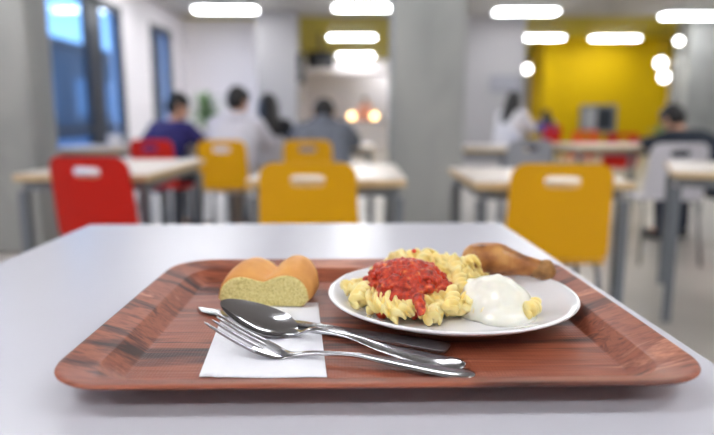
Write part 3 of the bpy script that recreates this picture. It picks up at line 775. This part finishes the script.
# ------------------------------------------------------------------ people
def person(label, loc, rz, top, trousers, lean=20, sit=True, hood=False, hair='short', scale=1.0, turn=0, bow=0, arms='table', bulk=1.0):
    t = thing('person', label, 'person', loc, rz, None); t.scale = (scale,) * 3
    S = lambda p, q: Vector(p).lerp(Vector(q), 0.5)
    hipz = 0.53 if sit else 0.92
    L_ = R(lean); up = Vector((0, math.sin(L_), math.cos(L_)))
    hip = Vector((0, -0.02, hipz))
    chest = hip + up * 0.32; neck = hip + up * 0.50 + Vector((0, 0.01, 0))
    L2 = R(lean * 0.5 + bow); hu = Vector((math.sin(R(turn)) * 0.1, math.sin(L2), math.cos(L2))).normalized()
    head = neck + hu * 0.155; fw = Vector((math.sin(R(turn)), math.cos(R(turn)), 0)); fw = (fw - hu * fw.dot(hu)).normalized(); sd = fw.cross(hu)
    body = MB()
    body.capsule(hip, 0.10, chest, 0.115).capsule(chest, 0.11, neck - up * 0.06, 0.07).capsule(neck - up * 0.05, 0.05, head - hu * 0.05, 0.046)
    body.capsule(head + hu * 0.025, 0.083, head - hu * 0.045 + fw * 0.018, 0.066, 16)
    body.capsule(head - hu * 0.03 + fw * 0.085, 0.013, head + hu * 0.005 + fw * 0.08, 0.009)            # nose
    for s in (-1, 1): body.ball(head + sd * s * 0.084 - hu * 0.012, (0.014, 0.018, 0.028), 8, 6)          # ears
    shirt = MB(); pants = MB(); shoes = MB()
    shirt.capsule(hip + Vector((0.06 * bulk, 0, 0.0)), 0.115 * bulk, chest + Vector((0.055 * bulk, 0, 0)), 0.125 * bulk).capsule(hip + Vector((-0.06 * bulk, 0, 0.0)), 0.115 * bulk, chest + Vector((-0.055 * bulk, 0, 0)), 0.125 * bulk)
    shirt.capsule(chest, 0.13, neck - up * 0.06, 0.085)
    pants.capsule(hip + Vector((-0.07, 0, -0.02)), 0.118, hip + Vector((0.07, 0, -0.02)), 0.118)
    for s in (-1, 1):
        sh = neck + Vector((s * 0.175, 0, 0)) - up * 0.055
        if arms == 'table':
            el = Vector((s * 0.25, sh.y + 0.10, max(0.79, sh.z - 0.25))); ha = Vector((s * 0.10, sh.y + 0.30, max(0.80, el.z)))
        else:
            el = Vector((s * 0.24, sh.y - 0.02, sh.z - 0.29)); ha = Vector((s * 0.22, sh.y + 0.10, sh.z - 0.53))
        body.capsule(neck - up * 0.05, 0.05, sh, 0.05).capsule(sh, 0.046, el, 0.036).capsule(el, 0.036, ha, 0.025)
        shirt.capsule(neck - up * 0.06, 0.072 * bulk, sh, 0.068 * bulk).capsule(sh, 0.066 * bulk, el, 0.055 * bulk).capsule(el, 0.055 * bulk, el.lerp(ha, 0.92), 0.040 * bulk)
        d = (ha - el).normalized(); side = d.cross(Vector((0, 0, 1))).normalized()
        palm = ha + d * 0.06; body.capsule(ha, 0.026, palm, 0.03)
        for j in range(4):
            k = palm + side * (j - 1.5) * 0.017; l_ = (0.042, 0.05, 0.046, 0.036)[j]
            m1 = k + d * 0.03 + d * l_ * 0.5; body.capsule(k + d * 0.01, 0.0085, m1, 0.0078, 8).capsule(m1, 0.0078, m1 + (d * 0.8 + Vector((0, 0, -0.6))) * l_ * 0.5, 0.0066, 8)
        th = ha + d * 0.02 - side * s * 0.0 + side * (-s) * 0.026
        body.capsule(th, 0.011, th + d * 0.04 + side * (-s) * 0.02, 0.008, 8)
        hj = hip + Vector((s * 0.095, 0, -0.01))
        if sit: kn2 = Vector((s * 0.12, hip.y + 0.43, 0.52)); an = Vector((s * 0.12, hip.y + 0.40, 0.09))
        else: kn2 = Vector((s * 0.10, 0.02, 0.50)); an = Vector((s * 0.10, -0.03, 0.09))
        body.capsule(hj, 0.072, kn2, 0.05).capsule(kn2, 0.05, an, 0.034).capsule(an, 0.034, an + Vector((0, 0.12, -0.045)), 0.03)
        pants.capsule(hj, 0.094, kn2, 0.068).capsule(kn2, 0.068, an + Vector((0, 0, 0.02)), 0.055)
        shoes.capsule(an + Vector((0, -0.02, -0.042)), 0.045, an + Vector((0, 0.14, -0.050)), 0.038)
    body.build('body', M['skin'], t, voxel=0.008, relax=2)
    top_ = shirt.build('top', top, t, voxel=0.014, relax=4)
    pants.build('trousers', trousers, t, voxel=0.014, relax=4)
    shoes.build('shoes', M['shoe'], t, voxel=0.012, relax=2)
    for s in (-1, 1): MB().ball(head + fw * 0.083 + sd * s * 0.032 + hu * 0.012, 0.010, 8, 6).build('eye', M['eye'], t, smooth=True)
    MB().capsule(head + fw * 0.083 - hu * 0.062 - sd * 0.018, 0.006, head + fw * 0.083 - hu * 0.062 + sd * 0.018, 0.006, 8).build('mouth', M['lip'], t, smooth=True)
    if hair != 'none':
        hb = MB(); hb.capsule(head + hu * 0.045 - fw * 0.012, 0.088, head - fw * 0.022 + hu * 0.0, 0.086, 16)
        for s in (-1, 1): hb.capsule(head + hu * 0.05 + sd * s * 0.03 + fw * 0.03, 0.055, head + hu * 0.03 + sd * s * 0.05 - fw * 0.01, 0.05)
        if hair == 'long':
            hb.capsule(head - fw * 0.045, 0.085, neck - up * 0.10 - fw * 0.09, 0.095)
            for s in (-1, 1): hb.capsule(head + sd * s * 0.06, 0.045, neck + sd * s * 0.085 - up * 0.12, 0.05)
        hb.build('hair', M['hair'], t, voxel=0.009, relax=2)
    if hood:
        ho = MB()
        if hood == 'up':
            ho.capsule(head + hu * 0.0 - fw * 0.035, 0.108, neck - fw * 0.03, 0.10)
        else:
            for k in range(9):
                a = PI * (k / 8); ho.ball(neck + sd * 0.105 * math.cos(a) - fw * 0.085 * math.sin(a) + up * 0.005, 0.05, 10, 7)
            ho.capsule(neck - fw * 0.10, 0.055, chest - fw * 0.10 + up * 0.09, 0.05)
        ho.build('hood', top, top_, voxel=0.012, relax=4)
    return t
navy = cloth('navy sweater', rgb(44, 40, 104)); whit = cloth('white hoodie', rgb(212, 210, 220)); grey = cloth('grey hoodie', rgb(116, 120, 132))
blk = cloth('black cloth', rgb(26, 27, 32)); dkn = cloth('dark navy jacket', rgb(24, 34, 48)); jean = cloth('dark jeans', rgb(34, 40, 58)); beige = cloth('light trousers', rgb(176, 160, 146))
coat = cloth('white coat', rgb(218, 214, 216)); blue = cloth('blue top', rgb(70, 92, 160)); pink = cloth('salmon top', rgb(226, 160, 138))
def at(px, D): return (ax(px, D), D * 0.9866, 0)
person('person in navy sweater sitting turned sideways at a table beside the window wall', at(154, 4.9), R(-30), navy, jean, lean=34, hair='short', turn=40, scale=0.98, bulk=1.2)
person('person in white hoodie with short black hair, seen from behind on a yellow chair', at(230, 4.85), R(-12), whit, beige, lean=24, hood='down', turn=25, scale=0.98, bulk=1.25)
person('person with long black hair in dark clothes sitting between white and grey hoodies', at(271, 5.9), R(8), blk, jean, lean=14, hair='long', scale=0.94, bulk=1.1)
person('person in grey hoodie with the hood on the shoulders, bent over the table', at(322, 4.85), R(0), grey, jean, lean=42, hood='down', scale=1.0, bow=16, bulk=1.35)
person('person in salmon top standing far off at the serving counter', at(365, 20.6), R(180), pink, jean, lean=2, sit=False, hair='short', arms='down', scale=0.98)
person('person in white coat with black hair sitting in front of the grey wall', at(504, 8.75), R(-50), coat, jean, lean=12, hair='long', scale=1.05, bulk=1.15)
person('person in blue top with black hair sitting far off beside the yellow wall', at(546, 12.8), R(20), blue, jean, lean=20, hair='long', scale=0.9, bulk=1.1)
person('person in dark jacket leaning over on the white chair by the right pillar', at(716, 4.55), R(24), dkn, jean, lean=48, hair='short', scale=0.98, bow=10, bulk=1.25)

# ------------------------------------------------------------------ other background things
pt = thing('potted_plant', 'green potted plant standing before the white wall behind the white hoodie', 'plant', (ax(208, 9.2), 9.2, 0))
M['leaf'] = ramp_mat('plant leaf', [(0.3, rgb(60, 104, 52)), (0.7, rgb(128, 168, 96))], 6, rough=0.5)
def plant_parts(t, hgt, spread, n, seed):
    rl = random.Random(seed)
    MB().lathe([(0.12, 0), (0.17, 0.32), (0.155, 0.32), (0.15, 0.28)], 24).build('pot', M['shell_white'], t, smooth=True, sharp=40)
    MB().tube([(0, 0, 0.26), (0.02, 0, 0.6), (0, 0.02, hgt - 0.2)], [0.02, 0.016, 0.01]).build('stem', mat('stem', rgb(90, 80, 50), 0.7), t, smooth=True)
    lf = MB()
    for k in range(n):
        a = rl.uniform(0, 2 * PI); e = rl.uniform(-0.1, 1.2); L = rl.uniform(0.5, 1) * spread
        o = Vector((0, 0, hgt - 0.2 - rl.uniform(0, 0.35))); d = Vector((math.cos(a) * math.cos(e), math.sin(a) * math.cos(e), math.sin(e))); sd = Vector((-math.sin(a), math.cos(a), 0))
        vs = []; fs = []
        for i in range(7):
            t_ = i / 6; w_ = 0.035 * math.sin(PI * min(0.98, t_ * 0.9 + 0.08)); pp = o + d * L * t_ + Vector((0, 0, -0.35 * L * t_ * t_)); vs += [pp - sd * w_, pp + Vector((0, 0, 0.006)), pp + sd * w_]
        for i in range(6):
            b_ = 3 * i; fs += [(b_, b_ + 1, b_ + 4, b_ + 3), (b_ + 1, b_ + 2, b_ + 5, b_ + 4)]
        lf.add(vs, fs)
    f = lf.build('leaves', M['leaf'], t, smooth=True); f['kind'] = 'stuff'
plant_parts(pt, 1.42, 0.45, 90, 3)
p2 = thing('potted_plant', 'green potted plant at the right end of the yellow wall', 'plant', (ax(657, 11.5), 11.5, 0))
plant_parts(p2, 1.0, 0.3, 50, 4)

tv = thing('television', 'dark television hanging from the ceiling beside the grey column', 'television', (ax(322, 15), 14.8, 2.2))
MB().box(-0.32, 0.32, -0.03, 0.03, -0.05, 0.36).build('casing', M['black'], tv, bevel=0.01)
MB().box(-0.30, 0.30, -0.034, -0.0305, -0.03, 0.34).build('screen', M['screen'], tv)
MB().box(-0.03, 0.03, -0.02, 0.02, 0.361, 0.8).build('bracket', M['black'], tv)
spk = thing('wall_speaker', 'narrow black speaker box on the edge of the grey column', 'speaker', (-1.10, 12.1, 1.66))
MB().box(-0.065, 0.065, -0.08, 0.08, 0, 0.56).build('cabinet', M['black'], spk, bevel=0.01)
MB().box(-0.055, 0.055, -0.086, -0.081, 0.02, 0.54).build('grille', M['screen'], spk)
bd = thing('wall_board', 'plain grey board on the grey wall above the person in the white coat', 'board', (ax(503, 12.5), 12.48, 1.50))
MB().box(-0.33, 0.33, -0.02, 0.015, 0, 0.32).build('frame', M['leg_grey'], bd, bevel=0.005)
MB().box(-0.31, 0.31, -0.024, -0.0205, 0.02, 0.30).build('panel', mat('grey board face', rgb(150, 150, 158), 0.6), bd)
ht = thing('serving_hatch', 'grey framed hatch with pale and dark panels in the yellow wall', 'hatch', (ax(594, 16.0), 15.97, 0.60))
fr = MB().box(-0.47, 0.47, -0.06, 0.02, 0, 0.08).box(-0.47, 0.47, -0.06, 0.02, 0.64, 0.72).box(-0.47, -0.38, -0.06, 0.02, 0.08, 0.64).box(0.38, 0.47, -0.06, 0.02, 0.08, 0.64)
fr.build('frame', M['leg_grey'], ht)
MB().box(-0.38, -0.04, -0.03, 0.0, 0.08, 0.64).build('pale_panel', M['shell_grey'], ht)
MB().box(-0.04, 0.38, -0.025, 0.0, 0.08, 0.64).build('dark_panel', M['frame_dark'], ht)
ct = thing('serving_counter', 'white serving counter far off before the back wall', 'counter', (ax(365, 19.6), 19.6, 0))
MB().box(-1.2, 1.2, -0.3, 0.3, 0, 0.86).build('cabinet', M['wall'], ct, bevel=0.01)
MB().box(-1.25, 1.25, -0.34, 0.34, 0.861, 0.90).build('worktop', M['shell_grey'], ct, bevel=0.005)
for px, lab in ((352, 'warm glowing globe lamp on the far counter, left of the standing person'), (374, 'warm glowing globe lamp on the far counter, right of the standing person')):
    lp = thing('table_lamp', lab, 'lamp', (ax(px, 19.6), 19.5, 0.90), 0, 'warm lamps on the far counter')
    MB().lathe([(0.07, 0), (0.07, 0.015), (0.012, 0.02), (0.012, 0.05)], 16).build('base', M['black'], lp)
    MB().ball((0, 0, 0.14), 0.10).build('globe', M['warm'], lp, smooth=True)
cp = thing('cup', 'white cup standing on the pale table below the window', 'cup', (ax(119, 5.1), 5.05, 0.735))
MB().lathe([(0.03, 0), (0.055, 0.01), (0.062, 0.11), (0.058, 0.11), (0.05, 0.015)], 24).build('cup_body', M['porcelain'], cp, smooth=True, sharp=50)
MB().tube([(0.058, 0, 0.09), (0.095, 0, 0.085), (0.098, 0, 0.04), (0.055, 0, 0.03)], 0.007).build('handle', M['porcelain'], cp, smooth=True)
